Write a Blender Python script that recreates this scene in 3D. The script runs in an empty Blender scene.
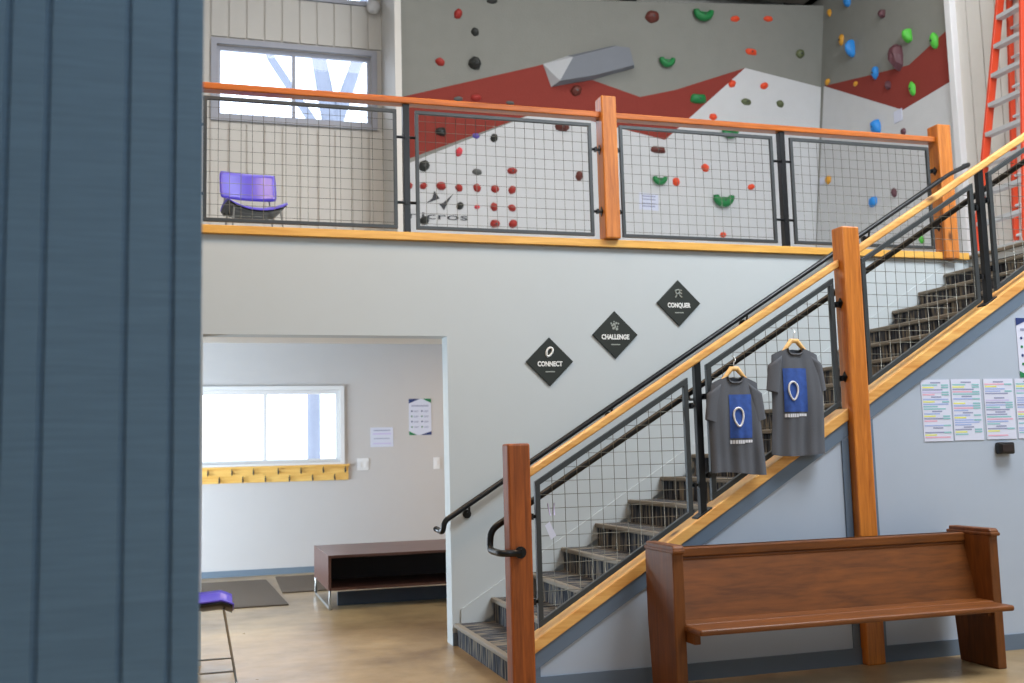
import bpy, math, random
from mathutils import Vector, Matrix
random.seed(7)
PI = math.pi
S = bpy.context.scene
C = S.collection

# ------------------------------------------------------------------ materials
def lin(c):
    return tuple(((x / 255.) / 12.92 if x / 255. <= .04045 else ((x / 255. + .055) / 1.055) ** 2.4) for x in c) + (1,)

def nt(name):
    m = bpy.data.materials.new(name); m.use_nodes = True
    t = m.node_tree; b = t.nodes['Principled BSDF']
    return m, t, b

def setp(b, rough=.5, metal=0., spec=.5, coat=0.):
    b.inputs['Roughness'].default_value = rough
    b.inputs['Metallic'].default_value = metal
    b.inputs['Specular IOR Level'].default_value = spec
    if coat:
        b.inputs['Coat Weight'].default_value = coat
        b.inputs['Coat Roughness'].default_value = .15

def mat(name, col, rough=.5, metal=0., spec=.5, var=.06, nscale=6., bump=0., bscale=80., coat=0.):
    """plain paint / plastic / metal with a little procedural variation"""
    m, t, b = nt(name); N, L = t.nodes, t.links
    setp(b, rough, metal, spec, coat)
    tc = N.new('ShaderNodeTexCoord'); no = N.new('ShaderNodeTexNoise')
    no.inputs['Scale'].default_value = nscale; no.inputs['Detail'].default_value = 3
    L.new(tc.outputs['Object'], no.inputs['Vector'])
    mx = N.new('ShaderNodeMix'); mx.data_type = 'RGBA'
    c = lin(col)
    mx.inputs[6].default_value = tuple(max(0, x * (1 - var)) for x in c[:3]) + (1,)
    mx.inputs[7].default_value = tuple(min(1, x * (1 + var)) for x in c[:3]) + (1,)
    L.new(no.outputs['Fac'], mx.inputs[0]); L.new(mx.outputs[2], b.inputs['Base Color'])
    if bump:
        n2 = N.new('ShaderNodeTexNoise'); n2.inputs['Scale'].default_value = bscale
        L.new(tc.outputs['Object'], n2.inputs['Vector'])
        bp = N.new('ShaderNodeBump'); bp.inputs['Strength'].default_value = bump; bp.inputs['Distance'].default_value = .01
        L.new(n2.outputs['Fac'], bp.inputs['Height']); L.new(bp.outputs[0], b.inputs['Normal'])
    return m

def wood(name, dark, light, scale=(1, 12, 12), rough=.45, knots=0., coat=0., rot=(0, 0, 0)):
    m, t, b = nt(name); N, L = t.nodes, t.links
    setp(b, rough, 0, .4, coat)
    tc = N.new('ShaderNodeTexCoord'); mp = N.new('ShaderNodeMapping')
    mp.inputs['Scale'].default_value = scale; mp.inputs['Rotation'].default_value = rot
    L.new(tc.outputs['Object'], mp.inputs['Vector'])
    no = N.new('ShaderNodeTexNoise'); no.inputs['Scale'].default_value = 1.6; no.inputs['Detail'].default_value = 6
    no.inputs['Roughness'].default_value = .65; no.inputs['Distortion'].default_value = .5
    L.new(mp.outputs[0], no.inputs['Vector'])
    wv = N.new('ShaderNodeTexNoise'); wv.inputs['Scale'].default_value = 6; wv.inputs['Detail'].default_value = 2
    L.new(mp.outputs[0], wv.inputs['Vector'])
    ad = N.new('ShaderNodeMath'); ad.operation = 'MULTIPLY_ADD'; ad.inputs[1].default_value = .35
    L.new(wv.outputs['Fac'], ad.inputs[0]); L.new(no.outputs['Fac'], ad.inputs[2])
    cr = N.new('ShaderNodeValToRGB'); e = cr.color_ramp.elements
    e[0].position = .42; e[0].color = lin(dark); e[1].position = .86; e[1].color = lin(light)
    L.new(ad.outputs[0], cr.inputs[0])
    out = cr.outputs[0]
    if knots:
        vo = N.new('ShaderNodeTexVoronoi'); vo.inputs['Scale'].default_value = knots
        m2 = N.new('ShaderNodeMapping'); m2.inputs['Scale'].default_value = tuple(1. if s < 5 else 1.8 for s in scale)
        L.new(tc.outputs['Object'], m2.inputs['Vector']); L.new(m2.outputs[0], vo.inputs['Vector'])
        r2 = N.new('ShaderNodeValToRGB'); f = r2.color_ramp.elements
        f[0].position = .05; f[0].color = (1, 1, 1, 1); f[1].position = .13; f[1].color = (0, 0, 0, 1)
        L.new(vo.outputs['Distance'], r2.inputs[0])
        mx = N.new('ShaderNodeMix'); mx.data_type = 'RGBA'
        L.new(r2.outputs[0], mx.inputs[0]); L.new(out, mx.inputs[6])
        mx.inputs[7].default_value = lin(tuple(int(d * .62) for d in dark))
        out = mx.outputs[2]
    L.new(out, b.inputs['Base Color'])
    bp = N.new('ShaderNodeBump'); bp.inputs['Strength'].default_value = .08; bp.inputs['Distance'].default_value = .004
    L.new(no.outputs['Fac'], bp.inputs['Height']); L.new(bp.outputs[0], b.inputs['Normal'])
    return m

M = {}
M['drywall'] = mat('painted drywall', (184, 192, 195), .7, var=.015, bump=.03, bscale=120)
M['drywall_room'] = mat('painted drywall entry', (194, 191, 191), .7, var=.015)
M['knee'] = mat('pale blue grey panel', (170, 181, 196), .55, var=.02)
M['trimblue'] = mat('slate blue trim paint', (98, 114, 132), .45, var=.04)
M['siding_white'] = mat('off white siding', (216, 212, 206), .6, var=.02)
M['white'] = mat('white vinyl', (228, 228, 230), .4, var=.01)
M['lavender'] = mat('grey window casing', (176, 178, 190), .5, var=.02)
M['black_steel'] = mat('black painted steel', (26, 28, 31), .32, .3, .5, var=.1)
M['raw_steel'] = mat('dark grey steel tube', (66, 70, 72), .4, .4, .5, var=.12)
M['wire'] = mat('galvanised wire', (112, 112, 104), .4, .6, .5, var=.1)
M['fir_x'] = wood('orange stained fir rail', (146, 74, 22), (204, 114, 44), (1, 14, 14), .3, 0, .3)
M['fir_z'] = wood('orange stained fir post', (156, 82, 22), (212, 130, 50), (14, 14, 1), .35, 2.2, .25)
M['newel_z'] = wood('red brown stained newel', (108, 52, 16), (162, 86, 33), (16, 16, 1), .5, 0, .0)
M['pine_x'] = wood('clear pine rail', (206, 138, 66), (240, 190, 112), (1, 10, 10), .35, 2.0, .25)
M['pine_strip'] = wood('yellow pine edge', (206, 146, 58), (236, 184, 92), (1, 12, 12), .4, 0, .15)
M['pine_rack'] = wood('knotty pine board', (222, 164, 76), (246, 204, 120), (1, 10, 10), .4, 2.5, .1)
M['oak'] = wood('golden brown oak', (80, 43, 12), (124, 70, 23), (1.2, 10, 10), .5, 0, .04)
M['oak_z'] = wood('golden brown oak upright', (78, 42, 12), (120, 68, 23), (10, 10, 1.2), .5, 0, .04)
M['walnut'] = wood('red brown veneer', (74, 46, 40), (100, 66, 56), (1, 10, 10), .35)
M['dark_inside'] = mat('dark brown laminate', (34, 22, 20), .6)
M['purple'] = mat('purple plastic', (92, 80, 205), .3, var=.03)
M['black_plastic'] = mat('black plastic', (16, 16, 18), .35)
M['chrome'] = mat('brushed chrome', (170, 170, 168), .28, .9)
M['mat_brown'] = mat('brown entrance mat', (92, 80, 68), .95, var=.25, nscale=60, bump=.6, bscale=300)
M['wallgrey'] = mat('grey textured climbing surface', (134, 134, 128), .85, var=.05, bump=.3, bscale=60)
M['wallwhite'] = mat('light grey climbing surface', (204, 205, 207), .85, var=.04, bump=.3, bscale=60)
M['wallred'] = mat('brick red climbing surface', (136, 50, 40), .85, var=.06, bump=.3, bscale=60)
M['volgrey'] = mat('mid grey volume paint', (120, 124, 132), .8, var=.04)
M['vollight'] = mat('lighter grey volume facets', (184, 186, 190), .8, var=.04)
M['pdark'] = mat('dark slate shade colour', (58, 68, 84), .5)
M['ink'] = mat('charcoal paint', (58, 60, 66), .7)
M['sign'] = mat('dark green black board', (22, 30, 24), .5)
M['signwhite'] = mat('white lettering', (226, 228, 226), .6)
M['signgrey'] = mat('grey lettering', (150, 156, 150), .6)
M['paper'] = mat('white paper', (208, 212, 230), .7, var=.01)
M['navy'] = mat('navy print', (30, 52, 110), .6)
M['green_print'] = mat('green print', (20, 120, 72), .6)
M['blueprint'] = mat('blue shirt print', (40, 76, 150), .75, var=.45, nscale=30)
M['shirt'] = mat('charcoal jersey', (86, 89, 96), .95, var=.1, nscale=180, bump=.15, bscale=300)
M['shirtprint'] = mat('white shirt print', (214, 216, 222), .8)
M['hangerwood'] = wood('pale hanger wood', (206, 150, 84), (238, 196, 130), (1, 8, 8), .4)
M['ladder'] = mat('orange fibreglass', (206, 66, 32), .4, var=.05)
M['alu'] = mat('aluminium', (196, 198, 200), .5, .35)
M['deck'] = mat('dark steel deck', (66, 66, 64), .7, .2)
M['beam'] = mat('black steel beam', (24, 25, 27), .6)
M['bark'] = mat('grey bark', (150, 156, 170), .9, var=.1)
M['baseboard'] = mat('blue grey baseboard', (108, 124, 140), .5)
M['nosing'] = mat('taupe stair nosing', (120, 112, 98), .6, var=.08)
HC = dict(red=(160, 40, 32), pink=(216, 60, 74), dark=(40, 42, 40), grey=(92, 94, 92), brown=(98, 42, 32), green=(24, 122, 62),
          orange=(232, 74, 32), olive=(92, 100, 66), purple=(96, 78, 170), blue=(38, 134, 214), yellow=(214, 152, 44),
          maroon=(92, 52, 60), lime=(84, 190, 62))
for k, v in HC.items(): M['h_' + k] = mat('hold resin ' + k, v, .5, var=.12, nscale=20, bump=.2, bscale=50)
for k, v in dict(pteal=(140, 190, 196), pblue=(160, 178, 222), ppink=(222, 170, 190), pyellow=(222, 226, 120), pgrey=(146, 152, 182), plilac=(198, 190, 226)).items():
    M[k] = mat('print ' + k[1:], v, .7)

def siding_mat(name, col):
    m, t, b = nt(name); N, L = t.nodes, t.links; setp(b, .5, 0, .35)
    tc = N.new('ShaderNodeTexCoord'); mp = N.new('ShaderNodeMapping'); mp.inputs['Scale'].default_value = (3, 3, 70)
    L.new(tc.outputs['Object'], mp.inputs['Vector'])
    no = N.new('ShaderNodeTexNoise'); no.inputs['Scale'].default_value = 2; no.inputs['Detail'].default_value = 5
    L.new(mp.outputs[0], no.inputs['Vector'])
    cr = N.new('ShaderNodeValToRGB'); c = lin(col)
    cr.color_ramp.elements[0].color = tuple(x * .92 for x in c[:3]) + (1,); cr.color_ramp.elements[0].position = .3
    cr.color_ramp.elements[1].color = tuple(min(1, x * 1.06) for x in c[:3]) + (1,); cr.color_ramp.elements[1].position = .7
    L.new(no.outputs['Fac'], cr.inputs[0]); L.new(cr.outputs[0], b.inputs['Base Color'])
    bp = N.new('ShaderNodeBump'); bp.inputs['Strength'].default_value = .25; bp.inputs['Distance'].default_value = .004
    L.new(no.outputs['Fac'], bp.inputs['Height']); L.new(bp.outputs[0], b.inputs['Normal'])
    return m
M['siding_blue'] = siding_mat('slate blue grooved siding', (122, 153, 180))

def concrete():
    m, t, b = nt('polished tan concrete'); N, L = t.nodes, t.links; setp(b, .3, 0, .5)
    tc = N.new('ShaderNodeTexCoord')
    a = N.new('ShaderNodeTexNoise'); a.inputs['Scale'].default_value = .9; a.inputs['Detail'].default_value = 8; a.inputs['Roughness'].default_value = .65
    L.new(tc.outputs['Object'], a.inputs['Vector'])
    cr = N.new('ShaderNodeValToRGB'); e = cr.color_ramp.elements
    e[0].position = .3; e[0].color = lin((108, 86, 58)); e[1].position = .7; e[1].color = lin((188, 162, 120))
    L.new(a.outputs['Fac'], cr.inputs[0]); L.new(cr.outputs[0], b.inputs['Base Color'])
    c = N.new('ShaderNodeTexNoise'); c.inputs['Scale'].default_value = 5; c.inputs['Detail'].default_value = 4
    L.new(tc.outputs['Object'], c.inputs['Vector'])
    mr = N.new('ShaderNodeMapRange'); mr.inputs[3].default_value = .22; mr.inputs[4].default_value = .42
    L.new(c.outputs['Fac'], mr.inputs[0]); L.new(mr.outputs[0], b.inputs['Roughness'])
    return m
M['concrete'] = concrete()

def carpet():
    m, t, b = nt('streaked grey stair carpet'); N, L = t.nodes, t.links; setp(b, .95, 0, .1)
    tc = N.new('ShaderNodeTexCoord'); mp = N.new('ShaderNodeMapping'); mp.inputs['Scale'].default_value = (5, 34, 3.5)
    L.new(tc.outputs['Object'], mp.inputs['Vector'])
    no = N.new('ShaderNodeTexNoise'); no.inputs['Scale'].default_value = 1; no.inputs['Detail'].default_value = 3
    L.new(mp.outputs[0], no.inputs['Vector'])
    cr = N.new('ShaderNodeValToRGB'); e = cr.color_ramp.elements
    e[0].position = .38; e[0].color = lin((40, 42, 46)); e[1].position = .62; e[1].color = lin((128, 120, 106))
    x = e.new(.5); x.color = lin((72, 76, 84))
    L.new(no.outputs['Fac'], cr.inputs[0]); L.new(cr.outputs[0], b.inputs['Base Color'])
    return m
M['carpet'] = carpet()

def glass():
    m, t, b = nt('window glass'); setp(b, .02, 0, .5)
    N, L = t.nodes, t.links
    tr = N.new('ShaderNodeBsdfTransparent'); tr.inputs[0].default_value = (.95, .97, 1, 1)
    gl = N.new('ShaderNodeBsdfGlossy'); gl.inputs['Roughness'].default_value = .03
    fr = N.new('ShaderNodeFresnel'); fr.inputs[0].default_value = 1.45
    mx = N.new('ShaderNodeMixShader'); L.new(fr.outputs[0], mx.inputs[0]); L.new(tr.outputs[0], mx.inputs[1]); L.new(gl.outputs[0], mx.inputs[2])
    L.new(mx.outputs[0], N['Material Output'].inputs['Surface'])
    return m
M['glass'] = glass()

# ------------------------------------------------------------------ mesh builder
class B:
    def __init__(s): s.v = []; s.f = []; s.m = []; s.sm = []
    def add(s, vs, fs, mi=0, smooth=False):
        o = len(s.v); s.v += [tuple(v) for v in vs]
        for f in fs: s.f.append([i + o for i in f]); s.m.append(mi); s.sm.append(smooth)
        return s
    def box(s, x0, x1, y0, y1, z0, z1, mi=0):
        vs = [(x, y, z) for z in (z0, z1) for y in (y0, y1) for x in (x0, x1)]
        return s.add(vs, [(0, 2, 3, 1), (4, 5, 7, 6), (0, 1, 5, 4), (2, 6, 7, 3), (0, 4, 6, 2), (1, 3, 7, 5)], mi)
    def prism(s, pts, y0, y1, mi=0):            # polygon in XZ, extruded along Y
        n = len(pts); vs = [(x, y0, z) for x, z in pts] + [(x, y1, z) for x, z in pts]
        a = sum(pts[i][0] * pts[(i + 1) % n][1] - pts[(i + 1) % n][0] * pts[i][1] for i in range(n))
        fs = [tuple(range(n)), tuple(range(2 * n - 1, n - 1, -1))] + [(i, i + n, (i + 1) % n + n, (i + 1) % n) for i in range(n)]
        if a < 0: fs = [f[::-1] for f in fs]
        return s.add(vs, fs, mi)
    def prism3(s, pts, off, mi=0):              # 3D polygon extruded by a vector
        n = len(pts); off = Vector(off); P = [Vector(p) for p in pts]
        vs = P + [p + off for p in P]
        nr = Vector((0, 0, 0))
        for i in range(n): nr += P[i].cross(P[(i + 1) % n])
        fs = [tuple(range(n - 1, -1, -1)), tuple(range(n, 2 * n))] + [(i, (i + 1) % n, (i + 1) % n + n, i + n) for i in range(n)]
        if nr.dot(off) < 0: fs = [f[::-1] for f in fs]
        return s.add(vs, fs, mi)
    def tube(s, pts, r, seg=8, mi=0, cap=True, smooth=True):
        P = [Vector(p) for p in pts]; n = len(P); rs = r if isinstance(r, (list, tuple)) else [r] * n
        vs = []; up = None
        for i, p in enumerate(P):
            d = (P[min(i + 1, n - 1)] - P[max(i - 1, 0)]).normalized()
            if up is None:
                up = Vector((0, 0, 1)) if abs(d.z) < .9 else Vector((0, 1, 0))
            a = d.cross(up)
            if a.length < 1e-5: a = d.cross(Vector((1, 0, 0)))
            a.normalize(); b = a.cross(d).normalized(); up = b
            for k in range(seg):
                t = 2 * PI * k / seg; vs.append(p + (a * math.cos(t) + b * math.sin(t)) * rs[i])
        fs = []
        for i in range(n - 1):
            for k in range(seg):
                k2 = (k + 1) % seg; fs.append((i * seg + k, (i + 1) * seg + k, (i + 1) * seg + k2, i * seg + k2))
        s.add(vs, [f[::-1] for f in fs], mi, smooth)
        if cap:
            o = len(s.v) - n * seg
            s.f.append([o + k for k in range(seg)]); s.m.append(mi); s.sm.append(False)
            s.f.append([o + (n - 1) * seg + k for k in range(seg - 1, -1, -1)]); s.m.append(mi); s.sm.append(False)
        return s
    def build(s, name, mats, parent=None, origin=(0, 0, 0), bevel=0., seg=2):
        me = bpy.data.meshes.new(name); O = Vector(origin)
        me.from_pydata([tuple(Vector(v) - O) for v in s.v], [], s.f)
        for m in (mats if isinstance(mats, (list, tuple)) else [mats]): me.materials.append(M[m])
        me.polygons.foreach_set('material_index', s.m); me.polygons.foreach_set('use_smooth', s.sm); me.update()
        o = bpy.data.objects.new(name, me); C.objects.link(o)
        if parent: o.parent = parent
        else: o.location = O
        if bevel:
            b = o.modifiers.new('edge', 'BEVEL'); b.width = bevel; b.segments = seg; b.limit_method = 'ANGLE'; b.harden_normals = False
        return o

def tag(o, label=None, cat=None, group=None, kind=None):
    for k, v in (('label', label), ('category', cat), ('group', group), ('kind', kind)):
        if v: o[k] = v
    return o
def thing(name, loc, label, cat, group=None, rz=0):
    o = bpy.data.objects.new(name, None); C.objects.link(o); o.location = loc; o.rotation_euler = (0, 0, rz); o.empty_display_size = .1
    return tag(o, label, cat, group)
def struct(name, b, m, bevel=0):
    return tag(b.build(name, m, bevel=bevel), kind='structure')
def cpy(root):
    def rec(o, par):
        c = o.copy(); C.objects.link(c); c.parent = par
        for ch in [x for x in list(bpy.data.objects) if x.parent == o and x is not c]: rec(ch, c)
        return c
    return rec(root, None)
def arc(c, r, a0, a1, n, f):
    return [f(c, r, a0 + (a1 - a0) * i / n) for i in range(n + 1)]
def text_mesh(txt, size, width=None, depth=.002, bold=0.):
    cu = bpy.data.curves.new('t', 'FONT'); cu.body = txt; cu.size = size; cu.extrude = depth / 2; cu.align_x = 'CENTER'; cu.align_y = 'CENTER'; cu.offset = bold
    cu.resolution_u = 3
    o = bpy.data.objects.new('t', cu); C.objects.link(o); bpy.context.view_layer.update()
    me = bpy.data.meshes.new_from_object(o.evaluated_get(bpy.context.evaluated_depsgraph_get()))
    C.objects.unlink(o); bpy.data.objects.remove(o)
    if width:
        xs = [v.co.x for v in me.vertices]; k = width / (max(xs) - min(xs))
        for v in me.vertices: v.co.x *= k
    return me
def text_obj(name, txt, size, m, parent, loc, rot, width=None, bold=0.):
    me = text_mesh(txt, size, width, bold=bold); me.materials.clear(); me.materials.append(M[m])
    o = bpy.data.objects.new(name, me); C.objects.link(o); o.parent = parent; o.location = loc; o.rotation_euler = rot
    return o

# ------------------------------------------------------------------ the setting
YA, YF, YB = 7.45, 5.75, 13.0
sl = .602
struct('floor', B().box(-5, 11, -5, 13.3, -.2, 0), 'concrete')
# wall with the opening (thick bulkhead over the opening)
b = B()
b.box(-5, 0, YA, YA + .17, 0, 2.9); b.box(1.737, 9, YA, YA + .17, 0, 2.9); b.box(0, 1.737, YA, YA + .17, 2.245, 2.9)
struct('wall_center', b, 'drywall')
struct('trim_1', B().box(-.6, 2.6, YA + .17, YA + .55, 2.245, 2.9), 'siding_white')
struct('floor_upper', B().box(-5, 9, YA, 13.2, 2.9, 3.0).box(6.46, 9, 5.83, YA, 2.9, 3.0), 'drywall')
# pale corner post at the opening's left edge
b = B(); b.box(0, 1.3, YA - .012, YA, 0, .1)
struct('baseboard_center', B().box(1.737, 1.80, YA - .012, YA, 0, .09), 'baseboard')
# back wall with two window holes + clerestory
def wall_holes(x0, x1, z0, z1, y0, y1, holes, grooves=()):
    xs = sorted({x0, x1} | {h[0] for h in holes} | {h[1] for h in holes}); zs = sorted({z0, z1} | {h[2] for h in holes} | {h[3] for h in holes})
    b = B()
    for i in range(len(xs) - 1):
        for j in range(len(zs) - 1):
            cx, cz = (xs[i] + xs[i + 1]) / 2, (zs[j] + zs[j + 1]) / 2
            if any(h[0] < cx < h[1] and h[2] < cz < h[3] for h in holes): continue
            b.box(xs[i], xs[i + 1], y0, y1, zs[j], zs[j + 1])
    return b
W1 = (.14, 2.08, 5.66, 6.58); W2 = (-1.3, 1.64, 1.33, 2.22); W3 = (.95, 2.10, 7.31, 8.1)
struct('wall_back', wall_holes(-5, 9, 0, 8.6, YB, YB + .2, [W1, W2, W3]), ['siding_white'])
# entry room drywall lining below the gallery
struct('wall_entry', wall_holes(-5, 4.5, 0, 2.9, YB - .02, YB, [(W2[0] - .02, W2[1] + .02, W2[2] - .02, W2[3] + .02)]).box(4.5, 4.6, YA + .17, YB, 0, 2.9), 'drywall_room')
struct('baseboard_back', B().box(-5, 4.5, YB - .035, YB - .02, 0, .075), 'baseboard')
# battens / grooves of the upper back wall (vertical channel siding)
gr = [.073 + .2193 * i for i in range(-8, 11)]
b = B()
for i, x in enumerate(gr[:-1]):
    x2 = gr[i + 1] - .024
    for (a, c) in ((3.0, W1[2] - .1), (W1[3] + .1, W3[2] - .06)):
        b.box(x, x2, YB - .028, YB, a, c)
    if x2 < W1[0] - .06 or x > W1[1] + .06: b.box(x, x2, YB - .028, YB, W1[2] - .1, W1[3] + .1)
struct('trim_2', b, 'siding_white')

def window(n, w, y, mull, casing, frame, cas=.075, name2='window_frame'):
    x0, x1, z0, z1 = w
    b = B()
    b.box(x0 - cas, x1 + cas, y - .03, y, z1, z1 + cas).box(x0 - cas, x1 + cas, y - .03, y, z0 - cas, z0)
    b.box(x0 - cas, x0, y - .03, y, z0, z1).box(x1, x1 + cas, y - .03, y, z0, z1)
    root = struct('window_%d' % n, b, casing)
    f = B(); t = .045
    f.box(x0, x1, y + .05, y + .12, z1 - t, z1).box(x0, x1, y + .05, y + .12, z0, z0 + t).box(x0, x0 + t, y + .05, y + .12, z0 + t, z1 - t).box(x1 - t, x1, y + .05, y + .12, z0 + t, z1 - t)
    for m_ in mull: f.box(m_ - .022, m_ + .022, y + .05, y + .12, z0 + t, z1 - t)
    o = f.build('window_frame', frame, root, bevel=.004)
    g = B().box(x0 + .01, x1 - .01, y + .085, y + .089, z0 + .01, z1 - .01).build('pane', 'glass', root)
    return root
window(1, W1, YB - .018, [1.09], 'lavender', 'lavender', .07)
window(2, W2, YB - .02, [-.55, .736], 'white', 'white', .05)
window(3, W3, YB - .018, [1.55], 'lavender', 'white', .05)
# left / right / ceiling
struct('wall_left', B().box(-5.2, -5, -5, 13.2, 0, 8.6), 'drywall')
struct('wall_front', B().box(-5, 11, -5.2, -5, 0, 8.6), 'drywall')
struct('wall_hall_right', B().box(11, 11.2, -5, 13.2, 0, 8.6), 'drywall')
b = B(); b.box(8.3, 9, 3.5, 9.53, 0, 8.6)
y = 9.50
while y > 4:
    b.box(8.28, 8.3, y - .20, y, 3.0, 8.6); y -= .215
struct('wall_right', b, 'siding_white')
struct('trim_3', B().box(8.20, 8.30, 9.45, 9.55, 3.0, 8.6), 'white', .01)
struct('trim_4', B().box(2.215, 2.295, 12.0, YB, 3.0, 8.6), 'siding_white')
struct('trim_5', B().box(2.36, 9, 12.05, 12.3, 7.62, 7.72), 'siding_white')
struct('ceiling', B().box(-5, 11, -5, 13.2, 8.6, 8.8), 'deck')
b = B().box(2.4, 9, 11.4, 11.6, 7.05, 7.4)
b = B(); b.box(4.0, 9, 12.35, 12.6, 7.86, 8.3)
struct('trim_6', b, 'beam')
for i, x in enumerate((5.55, 8.15)):
    tag(B().box(x, x + .22, 11.9, 12.8, 7.62, 8.6).build('roof_post', 'beam'), kind='structure')

# near slate-blue siding wall
b = B(); YN = 2.4
edges = [-2.2, -1.99, -1.78, -1.57, -1.36, -1.15, -.94, -.73, -.52, -.409, -.328, -.162, -.064, -.004]
for i in range(len(edges) - 1):
    g = .011 if i < len(edges) - 2 else 0
    b.box(edges[i] + .003, edges[i + 1] - (g if i < len(edges) - 2 else 0), YN, YN + .012, 0, 8.6)
b.box(-5, -.004, YN + .012, YN + .12, 0, 8.6)  # unseen length and height added to shade the grey wall's left part
struct('wall_near', b, 'siding_blue')

# knee wall under the stair rail
capz = lambda x: sl * x - .784
b = B(); b.prism([(1.80, 0), (8.2, 0), (8.2, 3.0), (6.3, 3.0), (6.3, capz(6.3) - .1), (1.80, capz(1.80) - .1)], YF, YF + .08)
struct('wall_stair', b, 'knee')
struct('baseboard_stair', B().box(1.80, 8.2, YF - .012, YF, 0, .1), 'trimblue')
b = B()
def band(b, x0, x1, off0, off1, y0, y1, mi=0):
    b.prism([(x0, sl * x0 + off0), (x1, sl * x1 + off0), (x1, sl * x1 + off1), (x0, sl * x0 + off1)], y0, y1, mi)
for x0, x1 in ((1.80, 3.95), (4.09, 6.3)):
    band(b, x0, x1, -.955, -.860, YF - .012, YF)
b.box(1.80, 1.845, YF - .010, YF, .1, .16).box(3.90, 3.95, YF - .010, YF, .1, capz(3.9) - .16).box(4.09, 4.14, YF - .010, YF, .1, capz(4.1) - .16)
struct('trim_7', b, 'trimblue')
b = B()
for x0, x1 in ((1.80, 3.955), (4.085, 6.3)):
    band(b, x0, x1, -.860, -.784, YF - .024, YF + .125)
struct('trim_8', b, 'pine_x', .006)
# gallery edge strip
struct('trim_9', B().box(-.6, 6.44, YA - .04, YA + .1, 2.955, 3.015), 'pine_strip', .004)

# ------------------------------------------------------------------ staircase
st = thing('staircase', (1.75, 6.6, 0), 'carpeted staircase climbing right between the grey wall and the mesh balustrade', 'stairs')
rise, run = .1665, .2767
for k in range(18):
    x = 1.756 + run * k; z = rise * (k + 1) - .010
    if k == 0: z0 = 0
    else: z0 = z - rise - .003
    o = B().box(x + .012, x + run + .014, YF + .085, YA - .014, z0, z).build('step', 'carpet', st, (1.75, 6.6, 0))
    B().box(x - .012, x + .03, YF + .085, YA - .014, z - .028, z + .004).build('nosing', 'nosing', o, (1.75, 6.6, 0), bevel=.008)
B().prism([(1.9, 0), (6.7, 0), (6.7, 2.8), (6.5, 2.8), (1.9, .02)], YF + .09, YA - .02).build('stringer', 'drywall', st, (1.75, 6.6, 0))
# sloped white skirt on the far wall
b = B(); b.prism([(1.80, .09), (1.86, .09), (6.4, .602 * 6.4 - .98), (6.4, .602 * 6.4 - .83), (1.80, .2536)], YA - .012, YA - .001)
struct('trim_10', b, 'drywall')

# ------------------------------------------------------------------ mesh panels
def mesh_panel(parent, org, x0, x1, zb, zt, slope, y, sp=.0785, fw=.026, ph=0):
    """frame tube (rectangle or sloped parallelogram) with welded wire grid inside"""
    f = B(); lo = lambda x: zb + slope * (x - x0); hi = lambda x: zt + slope * (x - x0)
    v = fw * math.sqrt(1 + slope * slope)
    f.prism([(x0, hi(x0) - v), (x1, hi(x1) - v), (x1, hi(x1)), (x0, hi(x0))], y - fw / 2, y + fw / 2)
    f.prism([(x0, lo(x0)), (x1, lo(x1)), (x1, lo(x1) + v), (x0, lo(x0) + v)], y - fw / 2, y + fw / 2)
    f.prism([(x0, lo(x0) + v), (x0 + fw, lo(x0 + fw) + v), (x0 + fw, hi(x0 + fw) - v), (x0, hi(x0) - v)], y - fw / 2, y + fw / 2)
    f.prism([(x1 - fw, lo(x1 - fw) + v), (x1, lo(x1) + v), (x1, hi(x1) - v), (x1 - fw, hi(x1 - fw) - v)], y - fw / 2, y + fw / 2)
    fo = f.build('panel_frame', 'raw_steel', parent, org, bevel=.002)
    w = B(); r = .0019
    n = int((x1 - x0) / sp); s0 = x0 + ((x1 - x0) - n * sp) / 2
    for i in range(n + 1):
        x = s0 + i * sp
        if x < x0 + fw or x > x1 - fw: continue
        w.tube([(x, y, lo(x) + v / 2), (x, y, hi(x) - v / 2)], r, 5)
    z = lo(x0) + sp * .6
    while z < hi(x1):
        xa, xb = x0, x1
        if slope:
            xb = min(x1, x0 + (z - zb) / slope); xa = max(x0, x0 + (z - zt) / slope)
        if xb - xa > .04: w.tube([(xa + .005, y + .004, z), (xb - .005, y + .004, z)], r, 5)
        z += sp
    w.build('wire_mesh', 'wire', fo, org)
    return fo
def clamp(parent, org, x0, x1, y, z):
    B().tube([(x0, y, z), (x1, y, z)], .011, 8).box((x0 + x1) / 2 - .008, (x0 + x1) / 2 + .008, y - .018, y + .018, z - .018, z + .018).build('clamp', 'black_steel', parent, org)
def diamond_plate(parent, org, x, y, z, s=.04):
    b = B(); b.add([(x, y, z - s), (x, y - s * .8, z), (x, y, z + s), (x, y + s * .8, z), (x + .006, y, z - s), (x + .006, y - s * .8, z), (x + .006, y, z + s), (x + .006, y + s * .8, z)],
                   [(0, 1, 2, 3), (7, 6, 5, 4), (0, 4, 5, 1), (1, 5, 6, 2), (2, 6, 7, 3), (3, 7, 4, 0)])
    b.build('post_plate', 'black_steel', parent, org)

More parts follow.
